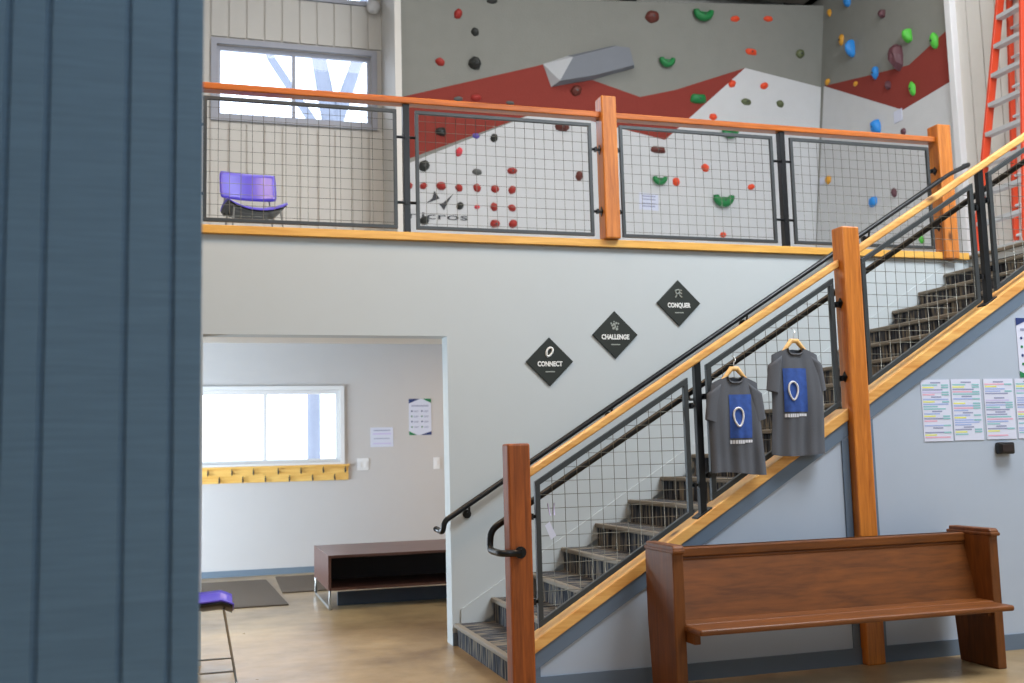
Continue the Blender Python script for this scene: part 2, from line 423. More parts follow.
# gallery railing
org = (3.2, YA, 3.015)
gr_ = thing('gallery_railing', org, 'horizontal gallery railing with orange wood top rail and wire mesh panels', 'railing')
B().box(-.08, 6.16, YA - .05, YA + .05, 3.995, 4.045).build('top_rail', 'fir_x', gr_, org, bevel=.008)
for x0, x1, zt in ((-.21, -.08, 4.165), (3.0, 3.128, 4.165), (6.16, 6.30, 4.15)):
    B().box(x0, x1, YA - .09, YA + .05, 2.95 if x0 > 6 else 3.015, zt).build('wooden_post', 'fir_z', gr_, org, bevel=.01)
for x0, x1 in ((1.424, 1.472), (4.62, 4.668)):
    B().box(x0, x1, YA - .03, YA + .03, 3.015, 3.996).build('metal_post', 'black_steel', gr_, org, bevel=.003)
P = [(-.01, 1.375), (1.515, 2.93), (3.17, 4.55), (4.715, 6.10)]
for x0, x1 in P: mesh_panel(gr_, org, x0, x1, 3.04, 3.95, 0, YA - .02)
for x0, x1 in ((1.375, 1.515), (2.93, 3.0), (3.128, 3.17), (4.55, 4.715), (6.10, 6.16), (-.08, -.01)):
    for z in (3.24, 3.74): clamp(gr_, org, x0, x1, YA - .02, z)
for z in (3.24, 3.74): diamond_plate(gr_, org, 2.994, YA - .02, z); diamond_plate(gr_, org, 6.154, YA - .02, z)

# stair balustrade
org = (1.73, YF, 0)
br = thing('stair_balustrade', org, 'sloping stair balustrade with pale wood rail, brown newel and wire mesh panels', 'railing')
B().box(1.665, 1.80, 5.68, 5.80, 0, 1.418).build('newel_post', 'newel_z', br, org, bevel=.012)
B().box(3.955, 4.085, 5.68, 5.80, 0, 2.775).build('tall_post', 'fir_z', br, org, bevel=.01)
B().box(6.25, 6.38, 5.70, 5.83, 0, 4.1).build('tall_post', 'fir_z', br, org, bevel=.01)
for x0, x1 in ((1.80, 3.955), (4.085, 6.25)):
    b = B(); band(b, x0, x1, .132, .185, YF - .025, YF + .03); b.build('top_rail', 'pine_x', br, org, bevel=.012, seg=3)
for x0, x1 in ((2.892, 2.934), (5.11, 5.155)):
    b = B(); b.prism([(x0, capz(x0)), (x1, capz(x1)), (x1, sl * x1 + .14), (x0, sl * x0 + .14)], YF - .01, YF + .032)
    xm = (x0 + x1) / 2
    b.prism([(x0 - .03, capz(x0 - .03)), (x1 + .03, capz(x1 + .03)), (x1 + .03, capz(x1 + .03) + .01), (x0 - .03, capz(x0 - .03) + .01)], YF - .02, YF + .06)
    b.build('metal_post', 'black_steel', br, org, bevel=.003)
PB = [(1.845, 2.845), (2.975, 3.915), (4.135, 5.065), (5.20, 6.19)]
for x0, x1 in PB: mesh_panel(br, org, x0, x1, sl * x0 - .745, sl * x0 + .085, sl, YF + .01, fw=.03)
for x0, x1 in ((1.80, 1.845), (2.845, 2.885), (2.94, 2.975), (3.915, 3.955), (4.085, 4.135), (5.065, 5.105), (5.165, 5.20)):
    for dz in (-.58, -.10): clamp(br, org, x0, x1, YF + .01, sl * (x0 + x1) / 2 + dz)
for dz in (-.58, -.10): diamond_plate(br, org, 3.949, YF - .01, sl * 3.95 + dz, .035)

# handrails
def smooth_path(pts, r=.05, n=5):
    P = [Vector(p) for p in pts]; out = [P[0]]
    for i in range(1, len(P) - 1):
        a = (P[i - 1] - P[i]); c = (P[i + 1] - P[i]); k = min(r, a.length * .45, c.length * .45)
        p0 = P[i] + a.normalized() * k; p1 = P[i] + c.normalized() * k
        for j in range(n + 1):
            t = j / n; out.append(p0 * (1 - t) ** 2 + P[i] * 2 * t * (1 - t) + p1 * t * t)
    return out + [P[-1]]
hz = lambda x: 1.002 + .6134 * (x - 1.85)
org = (1.67, YA, .8)
hr = thing('wall_handrail', org, 'black pipe handrail fixed along the grey wall behind the stairs', 'handrail')
B().tube(smooth_path([(1.645, 7.53, .83), (1.66, 7.37, .815), (1.672, 7.37, hz(1.672)), (6.25, 7.37, hz(6.25)), (6.48, 7.37, hz(6.42)), (6.50, 7.47, hz(6.42) + .01)], .06), .021, 10).build('rail', 'black_steel', hr, org)
for x in (1.86, 3.0, 4.2, 5.4, 6.2):
    B().tube([(x, 7.37, hz(x) - .015), (x, 7.38, hz(x) - .06), (x, YA - .002, hz(x) - .075)], .009, 6).tube([(x, YA - .012, hz(x) - .075), (x, YA, hz(x) - .075)], .032, 12).build('bracket', 'black_steel', hr, org)
iz = lambda x: .602 * x + -0.045
org = (1.62, 5.88, .8)
h2 = thing('inner_handrail', org, 'black pipe handrail behind the mesh, looping around the brown newel', 'handrail')
B().tube(smooth_path([(1.72, 5.655, .805), (1.605, 5.655, .806), (1.600, 5.88, .808), (1.61, 5.88, iz(1.61)), (6.2, 5.88, iz(6.2))], .05), .02, 10).build('rail', 'black_steel', h2, org)
B().tube([(1.725, 5.685, .805), (1.725, 5.672, .805)], .034, 16).tube([(1.725, 5.68, .805), (1.722, 5.655, .805)], .02, 10).build('flange', 'black_steel', h2, org)
for x in (2.91, 5.13): B().tube([(x, 5.88, iz(x)), (x, 5.86, iz(x) - .04), (x, YF + .035, iz(x) - .04)], .009, 6).build('bracket', 'black_steel', h2, org)

# ------------------------------------------------------------------ diamond signs
def sign(c, word, label, kind):
    x, z = c; y = YA; org = (x, y, z)
    r = thing('diamond_sign', org, label, 'sign', 'diamond signs on the grey wall above the stairs')
    a, h = .190, .186
    B().prism([(x - a, z), (x, z - h), (x + a, z), (x, z + h)], y - .014, y - .001).build('board', 'sign', r, org, bevel=.002)
    text_obj('lettering', word, .052, 'signwhite', r, (0, -.0155, -.020), (PI / 2, 0, 0), .20 if len(word) < 9 else .232, bold=.002)
    B().box(x - .038, x + .038, y - .0165, y - .014, z - .082, z - .074).build('underline', 'signgrey', r, org)
    b = B(); zc = z + .076
    if kind == 0:
        pts = []
        for i in range(25):
            t = 2 * PI * i / 24; u, v = .022 * math.cos(t), .036 * math.sin(t) + .004 * math.cos(2 * t)
            u += .004 * math.sin(t); an = -.35
            pts.append((x + u * math.cos(an) - v * math.sin(an), y - .016, zc + u * math.sin(an) + v * math.cos(an)))
        b.tube(pts, .0085, 6, cap=False)
        b.build('carabiner_mark', 'signwhite', r, org)
    elif kind == 1:
        rr = random.Random(3)
        for i in range(11):
            t = i * 2.4; d = .011 * math.sqrt(i); u, v = d * math.cos(t), d * math.sin(t); q = rr.uniform(.006, .012)
            b.prism([(x + u + q * math.cos(k * PI / 3 + i), zc + v + q * math.sin(k * PI / 3 + i)) for k in range(6)], y - .016, y - .014)
        b.build('cluster_mark', 'signgrey', r, org)
    else:
        for p in ([(-.03, .022), (-.005, .03), (.03, .024)], [(-.018, -.002), (-.028, .022)], [(-.018, -.002), (.012, .004), (.03, .0)], [(-.012, 0), (-.02, -.024), (-.03, -.03)], [(0, .002), (.012, -.018), (.028, -.03)], [(.004, .028), (.012, .012)]):
            b.tube([(x + u, y - .016, zc + v) for u, v in p], .006, 5)
        b.build('climber_mark', 'signgrey', r, org)
sign((2.533, 2.055), 'CONNECT', 'black diamond sign reading CONNECT, lowest of three on the grey wall', 0)
sign((3.078, 2.266), 'CHALLENGE', 'black diamond sign reading CHALLENGE, middle one of three on the wall', 1)
sign((3.633, 2.525), 'CONQUER', 'black diamond sign reading CONQUER, highest of three nearest the stair rail', 2)

# ------------------------------------------------------------------ pew
org = (3.57, 5.45, 0)
pw = thing('pew', org, 'brown oak church pew standing against the pale wall under the stairs', 'bench')
prof = [(5.29, 0), (5.62, 0), (5.66, .40), (5.66, .78), (5.645, .80), (5.645, .835), (5.29, .835), (5.275, .82), (5.275, .80), (5.29, .785)]
for x0, x1 in ((2.478, 2.545), (4.585, 4.648)):
    b = B(); n = len(prof)
    vs = [(x0, y, z) for y, z in prof] + [(x1, y, z) for y, z in prof]
    b.add(vs, [tuple(range(n - 1, -1, -1)), tuple(range(n, 2 * n))] + [(i, (i + 1) % n, (i + 1) % n + n, i + n) for i in range(n)])
    xa = x0 - .005; xb = x1 + .005
    b.box(xa, xb, 5.268, 5.665, .79, .812)
    b.build('end_panel', 'oak_z', pw, org, bevel=.007)
b = B(); b.add([(2.545, 5.43, .40), (4.60, 5.43, .40), (4.60, 5.53, .80), (2.545, 5.53, .80), (2.545, 5.47, .36), (4.60, 5.47, .36), (4.60, 5.57, .80), (2.545, 5.57, .80)],
               [(0, 1, 2, 3), (7, 6, 5, 4), (0, 4, 5, 1), (3, 2, 6, 7), (0, 3, 7, 4), (1, 5, 6, 2)])
b.build('backrest', 'oak', pw, org)
b = B(); b.box(2.545, 4.60, 5.50, 5.59, .745, .80); b.box(2.545, 4.60, 5.508, 5.56, .725, .745)
b.build('back_cap', 'oak', pw, org, bevel=.008)
B().box(2.53, 4.56, 5.09, 5.29, .372, .405).box(2.545, 4.60, 5.29, 5.47, .372, .405).build('seat', 'oak', pw, org, bevel=.012, seg=3)
for x0 in (2.545, 4.56): B().prism([(x0, .31), (x0 + .04, .31), (x0 + .04, .372), (x0, .372)], 5.20 if x0 < 3 else 5.32, 5.45).build('seat_bracket', 'oak_z', pw, org, bevel=.005)

# ------------------------------------------------------------------ shirts and hangers
def shirt(cx, ztop, wid, ln, label, seed, sag, psize):
    rr = random.Random(seed); y0 = YF - .075
    org = (cx, y0, ztop)
    r = thing('t_shirt', org, label, 't-shirt', 'grey t-shirts hanging on the stair balustrade')
    ph = rr.uniform(0, 6); tilt = sag
    def surf(u, v, s):
        # u -1..1 across, v 0..1 down, s=-1 front (towards viewer)
        hw = wid / 2 * (.90 + .10 * min(1, v * 4)) + .012 * v
        x = cx + hw * u + .006 * math.sin(5 * v + ph)
        top = -.055 * abs(u) ** 1.3
        nk = abs(u) / .34
        if nk < 1: top -= (.052 if s < 0 else .018) * math.sqrt(max(0, 1 - nk * nk)) - .0
        bot = -ln + .012 * math.sin(u * 2 + ph) + tilt * u
        z = ztop + top * (1 - v) + bot * v
        d = .030 * math.sqrt(max(0, 1 - u * u)) * (.55 + .45 * math.sin(PI * min(1, v * 1.2)))
        fold = (.011 * math.sin(u * 7 + ph + 1.5 * v) + .006 * math.sin(u * 15 + ph * 2)) * (v ** .7)
        return Vector((x, y0 + s * d + fold, z))
    b = B(); nu, nv = 28, 26
    for s in (-1, 1):
        vs = [surf(-1 + 2 * i / nu, j / nv, s) for j in range(nv + 1) for i in range(nu + 1)]
        fs = []
        for j in range(nv):
            for i in range(nu):
                a = j * (nu + 1) + i; f = (a, a + nu + 1, a + nu + 2, a + 1)
                fs.append(f if s < 0 else f[::-1])
        b.add(vs, fs, 0, True)
    b.build('body', 'shirt', r, org)
    for sd in (-1, 1):
        b = B(); vs = []; n = 12; m_ = 9
        hw = wid / 2
        for j in range(m_ + 1):
            t = j / m_
            c = Vector((cx + sd * (hw * .74 + .034 * t + .004), y0 + .006 * sd * t, ztop - .085 - .20 * t))
            rad = .056 - .012 * t; dz = .035 * (1 - t)
            for i in range(n):
                a = 2 * PI * i / n
                vs.append(c + Vector((rad * math.cos(a) * (1 if math.cos(a) * sd > 0 else .9), (.024 + .006 * math.sin(3 * a + ph)) * math.sin(a), -.028 * math.cos(a) * sd * (1 - t) * 1.3 + .012 * t * math.cos(a) * sd)))
        fs = []
        for j in range(m_):
            for i in range(n):
                i2 = (i + 1) % n; fs.append((j * n + i, (j + 1) * n + i, (j + 1) * n + i2, j * n + i2))
        fs.append(tuple(range(n)))
        b.add(vs, fs, 0, True)
        b.build('sleeve', 'shirt', r, org)
    # neckband
    pts = [surf(-.34 + .68 * i / 14, 0, -1) + Vector((0, -.004, 0)) for i in range(15)]
    B().tube(pts, .006, 6).build('neckband', 'shirt', r, org)
    # print conforms to the cloth
    def fr(x, z, off=.003):
        lo_, hi_ = 0., 1.
        hw = wid / 2; u = max(-.95, min(.95, (x - cx) / (hw + .006)))
        for _ in range(18):
            mdl = (lo_ + hi_) / 2
            if surf(u, mdl, -1).z > z: lo_ = mdl
            else: hi_ = mdl
        p = surf(u, lo_, -1); return Vector((x, p.y - off, z))
    px0, px1, pz1, pz0 = psize
    n = 16; q = 20; b = B()
    vs = [fr(px0 + (px1 - px0) * i / n, pz1 + (pz0 - pz1) * j / q) for j in range(q + 1) for i in range(n + 1)]
    b.add(vs, [(j * (n + 1) + i, (j + 1) * (n + 1) + i, (j + 1) * (n + 1) + i + 1, j * (n + 1) + i + 1) for j in range(q) for i in range(n)], 0, True)
    b.build('chest_print', 'blueprint', r, org)
    mx, mz = px0 + (px1 - px0) * .36, pz1 + (pz0 - pz1) * .52
    pts = []
    for i in range(29):
        t = 2 * PI * i / 28; u = .030 * math.cos(t) * (1 + .25 * math.sin(t)); v = .056 * math.sin(t); pts.append(fr(mx + u, mz + v, .007))
    B().tube(pts, .0065, 6, cap=False).build('carabiner_print', 'shirtprint', r, org)
    b = B(); rr2 = random.Random(4); x = px0
    while x < px1 - .008:
        w = rr2.uniform(.010, .020)
        zt = pz0 - .012; zb = zt - (.022 if x < (px0 + px1) / 2 else .016)
        p = [fr(x, zb, .004), fr(min(x + w, px1), zb, .004), fr(min(x + w, px1), zt, .004), fr(x, zt, .004)]
        b.add(p, [(0, 1, 2, 3)]); x += w + .003
    b.build('caption_print', 'shirtprint', r, org)
    return r
def hanger(cx, z, wid, label):
    y = YF - .075; org = (cx, y, z)
    r = thing('clothes_hanger', org, label, 'hanger', 'wooden hangers on the stair balustrade')
    pts = [(cx - wid / 2, y, z - .125), (cx - wid * .25, y, z - .055), (cx - .02, y, z), (cx + .02, y, z), (cx + wid * .25, y, z - .055), (cx + wid / 2, y, z - .125)]
    B().tube(pts, [.009, .013, .017, .017, .013, .009], 8).build('shoulder_bar', 'hangerwood', r, org)
    hk = [(cx, y, z + .01), (cx, y, z + .045)] + [(cx - .0 + .02 * math.sin(t), y + .03 * (t / PI), z + .062 - .02 * math.cos(t)) for t in [PI * k / 8 for k in range(0, 9)]]
    B().tube(hk, .0028, 6).build('hook', 'chrome', r, org)
shirt(3.120, 1.81, .345, .605, 'grey t-shirt on the lower left hanger, blue climbing print', 11, .0, (3.068, 3.22, 1.685, 1.42))
hanger(3.125, 1.845, .27, 'pale wooden hanger holding the lower left grey t-shirt')
shirt(3.555, 1.985, .36, .675, 'grey t-shirt on the upper right hanger nearest the orange post', 23, -.01, (3.45, 3.612, 1.845, 1.575))
hanger(3.553, 2.02, .27, 'orange toned wooden hanger holding the upper right grey t-shirt')
# paper tags on the mesh
tag(B().prism([(1.895, .945), (1.925, .965), (1.962, .885), (1.93, .862)], YF - .012, YF - .009).build('paper_tag', 'paper', None, (1.93, YF - .01, .91)), 'white paper tag clipped to the mesh beside the brown newel post', 'tag')
t_ = B().tube([(1.915, YF - .012, 1.07), (1.922, YF - .012, 1.03), (1.93, YF - .012, 1.0)], .004, 5).tube([(1.955, YF - .012, 1.07), (1.952, YF - .012, 1.03), (1.955, YF - .012, 1.0)], .004, 5)
tag(t_.build('ribbon', 'plilac', None, (1.93, YF - .01, 1.03)), 'small lilac ribbon looped on the mesh above the white tag', 'ribbon')

# ------------------------------------------------------------------ papers on the stair wall
def schedule(x0, x1, z0, z1, label, seed):
    rr = random.Random(seed); b = B(); y = YF
    b.box(x0, x1, y - .004, y - .001, z0, z1)
    z = z1 - .016; n = 0
    while z > z0 + .03:
        if n % 6 == 0: k, w, xs = 5, .35, .33
        else: k = rr.choice([1, 1, 2, 2, 6, 3, 5, 2]); w = rr.uniform(.4, .9); xs = .04
        if n % 6 in (2,) and rr.random() < .7: k = 4; w = .4
        wd = x1 - x0
        b.box(x0 + wd * xs, x0 + wd * min(.96, xs + w), y - .005, y - .004, z - .009, z, k)
        if rr.random() < .5 and n % 6: b.box(x0 + wd * .7, x0 + wd * .95, y - .0055, y - .005, z - .01, z, 1)
        z -= .0158; n += 1
        if rr.random() < .12: z -= .014
    o = b.build('schedule_sheet', ['paper', 'pteal', 'pblue', 'ppink', 'pyellow', 'pgrey', 'plilac'], None, ((x0 + x1) / 2, y, z0))
    tag(o, label, 'paper sheet', 'printed schedule sheets on the stair wall')
schedule(4.53, 4.755, 1.372, 1.778, 'printed schedule sheet nearest the tall orange post, leftmost in its row', 1)
schedule(4.768, 5.002, 1.374, 1.780, 'printed schedule sheet second from the left in its row', 2)
schedule(5.028, 5.268, 1.376, 1.782, 'printed schedule sheet directly above the small black box', 3)
schedule(5.285, 5.50, 1.377, 1.783, 'printed schedule sheet cut by the right edge, under the poster', 5)
def poster(x0, x1, z0, z1, y, label):
    org = ((x0 + x1) / 2, y, z0); w, h = x1 - x0, z1 - z0; b = B()
    b.box(x0, x1, y - .004, y - .001, z0, z1)
    ya, yb = y - .006, y - .004
    b.prism([(x0, z1), (x0, z1 - .13 * h), (x0 + .5 * w, z1)], ya, yb, 1)
    b.prism([(x1, z1), (x0 + .62 * w, z1), (x1, z1 - .12 * h)], ya, yb, 2)
    b.prism([(x0, z0), (x0 + .36 * w, z0), (x0, z0 + .11 * h)], ya, yb, 2)
    b.prism([(x1, z0), (x1, z0 + .10 * h), (x0 + .5 * w, z0)], ya, yb, 1)
    x = x0 + .12 * w
    for k in range(14): b.box(x, x + .045 * w, ya, yb, z1 - .215 * h, z1 - .175 * h, 3); x += .055 * w
    for i in range(4):
        zz = z1 - (.34 + .145 * i) * h
        for cx in (.10, .55):
            q = .038 * w; xc = x0 + (cx + .03) * w
            b.prism([(xc + q * math.cos(t * PI / 4), zz + q * 1.0 * math.sin(t * PI / 4)) for t in range(8)], ya, yb, 2 if i % 2 else 1)
            b.box(x0 + (cx + .12) * w, x0 + (cx + .34) * w, ya, yb, zz, zz + .014 * h, 3); b.box(x0 + (cx + .12) * w, x0 + (cx + .30) * w, ya, yb, zz - .025 * h, zz - .012 * h, 3)
    tag(b.build('poster', ['paper', 'navy', 'green_print', 'pgrey'], None, org), label, 'poster')
poster(5.335, 5.60, 1.79, 2.20, YF, 'white poster with navy and green corners, on the stair wall above schedules')
poster(2.51, 2.80, 1.64, 2.10, YB - .02, 'white poster with navy and green corners in the entry room')
org = (5.145, YF, 1.27)
bx = thing('key_box', org, 'small black box mounted on the stair wall below the schedule sheets', 'box')
B().box(5.083, 5.208, YF - .05, YF - .001, 1.275, 1.355).build('housing', 'black_plastic', bx, org, bevel=.012)
B().box(5.10, 5.19, YF - .054, YF - .05, 1.29, 1.34).build('face_plate', 'dark_inside', bx, org, bevel=.003)

# ------------------------------------------------------------------ entry room
tag(B().box(2.017, 2.306, YB - .024, YB - .021, 1.50, 1.745).box(2.06, 2.27, YB - .0255, YB - .024, 1.70, 1.712, 1).box(2.05, 2.28, YB - .0255, YB - .024, 1.655, 1.675, 2).box(2.06, 2.26, YB - .0255, YB - .024, 1.60, 1.61, 1).box(2.05, 2.28, YB - .0255, YB - .024, 1.535, 1.55, 2)
    .build('notice', ['paper', 'pgrey', 'plilac'], None, (2.16, YB - .02, 1.5)), 'small faded notice sheet taped to the entry room wall beside window', 'notice')
def switch(x, z, w, h, label, n):
    org = (x, YB - .02, z); r = thing('light_switch', org, label, 'switch')
    B().box(x - w / 2, x + w / 2, YB - .028, YB - .021, z - h / 2, z + h / 2).build('cover_plate', 'white', r, org, bevel=.002)
    for i in range(n):
        cx = x - w / 2 + w * (i + .5) / n
        B().box(cx - .017, cx + .017, YB - .034, YB - .028, z - .035, z + .035).build('rocker', 'white', r, org, bevel=.003)
switch(1.92, 1.29, .145, .15, 'double light switch on the entry room wall near the coat rack', 2)
switch(2.86, 1.28, .085, .15, 'single light switch on the entry room wall below the poster', 1)
org = (.3, YB - .02, 1.1)
cr = thing('coat_rack', org, 'knotty pine coat rack board with metal hooks below the window', 'coat rack')
B().box(-1.3, 1.738, YB - .045, YB - .021, 1.105, 1.27).build('board', 'pine_rack', cr, org, bevel=.004)
B().box(-1.3, 1.75, YB - .07, YB - .021, 1.27, 1.30).build('ledge', 'pine_rack', cr, org, bevel=.004)
hooks = [(x, 1.225) for x in (-1.0, -.73, -.46, -.20, .064, .341, .593, .885, 1.156, 1.426, 1.696)] + [(x, 1.135) for x in (-.87, -.6, -.33, -.07, .195, .468, .733, 1.018, 1.296, 1.564)]
for x, z in hooks:
    yy = YB - .045
    B().tube([(x, yy, z + .02), (x, yy - .012, z - .005), (x, yy - .03, z - .022), (x, yy - .045, z - .008), (x, yy - .047, z + .008)], .008, 6).tube([(x, yy, z + .02), (x, yy - .03, z + .03), (x, yy - .04, z + .045)], .006, 6).build('coat_hook', 'raw_steel', cr, org)

# low black open bench
org = (2.3, 10.2, 0)
bn = thing('low_bench', org, 'long low brown bench open in front, standing in the entry room', 'bench')
x0, x1, y0, y1, z0, z1 = 1.10, 4.2, 9.62, 10.86, .175, .49
b = B(); b.box(x0, x1, y0, y1, z1 - .025, z1); b.build('top', 'walnut', bn, org, bevel=.003)
B().box(x0, x0 + .025, y0, y1, z0 + .02, z1 - .025).build('side_panel', 'walnut', bn, org)
B().box(x1 - .025, x1, y0, y1, z0 + .02, z1 - .025).build('side_panel', 'walnut', bn, org)
B().box(x0, x1, y0, y1, z0, z0 + .02).build('bottom_shelf', 'walnut', bn, org, bevel=.002)
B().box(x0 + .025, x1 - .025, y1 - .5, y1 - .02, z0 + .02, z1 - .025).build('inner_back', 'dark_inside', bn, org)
for xx in (x0 + .015, x1 - .015):
    B().tube([(xx, y0 + .02, z0), (xx, y0 + .02, .012), (xx, y1 - .02, .012), (xx, y1 - .02, z0)], .012, 4, smooth=False).build('leg_frame', 'chrome', bn, org)
b = B(); b.box(x0 + .12, x1 - .12, y0 + .30, y0 + .34, .0, .125); b.build('shade_panel', 'pdark', bn, org)  # dark panel standing in for the shade under the bench
# mats
def floor_mat(poly, label):
    b = B(); n = len(poly); vs = [(x, y, .001) for x, y in poly] + [(x, y, .012) for x, y in poly]
    b.add(vs, [tuple(range(n - 1, -1, -1)), tuple(range(n, 2 * n))] + [(i, (i + 1) % n, (i + 1) % n + n, i + n) for i in range(n)])
    tag(b.build('floor_mat', 'mat_brown', None, (poly[0][0], poly[0][1], 0)), label, 'mat', 'entrance mats')
floor_mat([(-.8, 10.17), (.79, 10.17), (.71, 12.4), (-.8, 12.4)], 'large brown entrance mat left of the low bench')
floor_mat([(.80, 11.1), (2.3, 11.1), (2.3, 12.62), (.83, 12.62)], 'smaller brown mat running behind the low bench')

# chairs
def make_chair(label, group=None):
    r = thing('chair', (0, 0, 0), label, 'chair', group)
    # local: faces -Y, seat height .46
    def shell(pfun, nu, nv, th, nf):
        b = B(); top = [pfun(-1 + 2 * i / nu, -1 + 2 * j / nv) for j in range(nv + 1) for i in range(nu + 1)]
        bot = [p + nf for p in top]; N_ = len(top)
        g = lambda i, j: j * (nu + 1) + i
        fs = []
        for j in range(nv):
            for i in range(nu):
                fs.append((g(i, j), g(i + 1, j), g(i + 1, j + 1), g(i, j + 1)))
                fs.append((N_ + g(i, j), N_ + g(i, j + 1), N_ + g(i + 1, j + 1), N_ + g(i + 1, j)))
        for i in range(nu): fs.append((g(i, 0), N_ + g(i, 0), N_ + g(i + 1, 0), g(i + 1, 0))); fs.append((g(i, nv), g(i + 1, nv), N_ + g(i + 1, nv), N_ + g(i, nv)))
        for j in range(nv): fs.append((g(0, j), g(0, j + 1), N_ + g(0, j + 1), N_ + g(0, j))); fs.append((g(nu, j), N_ + g(nu, j), N_ + g(nu, j + 1), g(nu, j + 1)))
        b.add(top + bot, fs, 0, True); return b
    def seatf(u, v):   # v=-1 front
        su = u * (1 - .05 * v * v)
        z = .455 - .014 * v + .052 * abs(u) ** 2.2 - .012 * (1 - u * u) * (v < 0) - (.035 * (-v - .7) / .3 if v < -.7 else 0)
        return Vector((.25 * su, .22 * v, z))
    shell(seatf, 14, 12, .012, Vector((0, 0, -.010))).build('seat', 'purple', r)
    shell(lambda u, v: seatf(u * .97, v * .96) + Vector((0, 0, -.011)), 14, 12, .012, Vector((0, 0, -.014))).build('seat_underside', 'black_plastic', r)
    def backf(u, v):
        cz = .725 + .125 * v; sh = 1 - .04 * abs(v) ** 6
        return Vector((.24 * u * sh, .235 + .05 * (v + 1) / 2 - .04 * u * u, cz - .006 * abs(u) ** 6 * v))
    shell(backf, 14, 8, .01, Vector((0, .012, 0))).build('backrest', 'purple', r)
    for s in (-1, 1):
        B().tube(smooth_path([(s * .21, .19, .44), (s * .215, .25, .50), (s * .19, .262, .60), (s * .19, .285, .80)], .03, 3), .008, 6).build('back_support', 'chrome', r)
        for q in (-1, 1):
            B().tube([(s * .19, q * .16, .44), (s * .235, q * .235, .012), (s * .235, q * .235, .0)], [.0075, .0075, .012], 7).build('leg', 'chrome', r)
        B().tube([(s * .228, -.224, .075), (s * .228, .224, .075)], .006, 6).build('side_bar', 'chrome', r)
    B().tube([(-.19, -.16, .438), (.19, -.16, .438)], .007, 6).tube([(-.19, .16, .438), (.19, .16, .438)], .007, 6).tube([(-.228, .224, .075), (.228, .224, .075)], .006, 6).build('cross_bar', 'chrome', r)
    return r
ch = make_chair('purple plastic chair with dark seat underside, behind the gallery railing', 'purple chairs')
ch.location = (.40, 8.80, 3.0); ch.rotation_euler = (0, 0, math.radians(9))
ch2 = cpy(ch); ch2.location = (-.025, 7.0, 0); ch2.rotation_euler = (0, 0, math.radians(90))
ch2['label'] = 'purple plastic chair on the concrete floor, half hidden by the slate blue wall'

# ------------------------------------------------------------------ climbing wall
WY = lambda z: 12.7 - .162 * (z - 3)
def onw(x, z, off=0): return (x, WY(z) - off, z - off * .16)
org = (5.3, 12.7, 3.0)
cw = thing('climbing_wall', org, 'tall grey climbing wall painted with red and white angular shapes', 'climbing wall')
b = B()
# grey panel (slab), then paint areas as very thin layers in the same mesh
def slab(b, poly, o0, o1, mi):
    P0 = [Vector(onw(x, z, o0)) for x, z in poly]; off = Vector(onw(0, 5, o1)) - Vector(onw(0, 5, o0))
    b.prism3(P0, off, mi)
slab(b, [(2.30, 3.0), (8.27, 3.0), (8.27, 7.48), (2.30, 7.0 + .02)][::1], -.10, 0, 0)
slab(b, [(2.30, 5.0), (2.30, 5.79), (4.169, 6.343), (4.284, 6.069), (4.847, 6.201), (5.531, 6.033), (6.036, 6.162), (7.073, 6.534), (5.909, 5.498), (4.209, 5.785)], 0, .0025, 1)
slab(b, [(2.30, 3.0), (2.30, 4.94), (4.209, 5.785), (5.909, 5.498), (7.073, 6.534), (8.27, 6.365), (8.27, 3.0)], 0, .0015, 2)
main = b.build('main_face', ['wallgrey', 'wallred', 'wallwhite'], cw, org)
# volume
base = [(4.169, 6.350), (4.284, 6.069), (4.847, 6.201), (5.435, 6.401), (5.342, 6.652), (5.115, 6.658), (4.493, 6.477)]
topv = [(4.36, 6.13), (4.85, 6.24), (5.38, 6.41), (5.31, 6.625), (5.115, 6.63), (4.53, 6.44)]
vs = [onw(x, z, .004) for x, z in base] + [onw(x, z, .13) for x, z in topv]
vo = B().add(vs, [(0, 1, 7), (0, 7, 12, 6)], 1).add(vs, [(1, 2, 8, 7), (2, 3, 9, 8), (3, 4, 10, 9), (4, 5, 11, 10), (5, 6, 12, 11), (7, 8, 9, 10, 11, 12)], 0)  # left facets take the lighter grey
tag(vo.build('climbing_volume', ['volgrey', 'vollight'], None, onw(4.8, 6.35)), 'grey faceted volume box on the red band of the climbing wall', 'climbing volume')
# side wall
org2 = (8.27, 11, 3.0)
sw = thing('side_climbing_wall', org2, 'side climbing wall with a dark red band, right of the corner', 'climbing wall')
b = B().box(8.27, 8.33, 9.5, 12.9, 3.0, 8.6, 0)
def sides(poly, o, mi): b.prism3([(8.27, y, z) for y, z in poly], (-o, 0, 0), mi)
sides([(12.082, 6.359), (11.041, 6.132), (10.299, 5.984), (9.56, 6.15), (9.56, 5.526), (10.467, 5.471)][::1], .0025, 1)
sides([(12.7, 3.0), (12.082, 6.359), (10.467, 5.471), (9.56, 5.526), (9.56, 3.0)], .0015, 2)
b.build('side_face', ['wallgrey', 'wallred', 'wallwhite'], sw, org2)
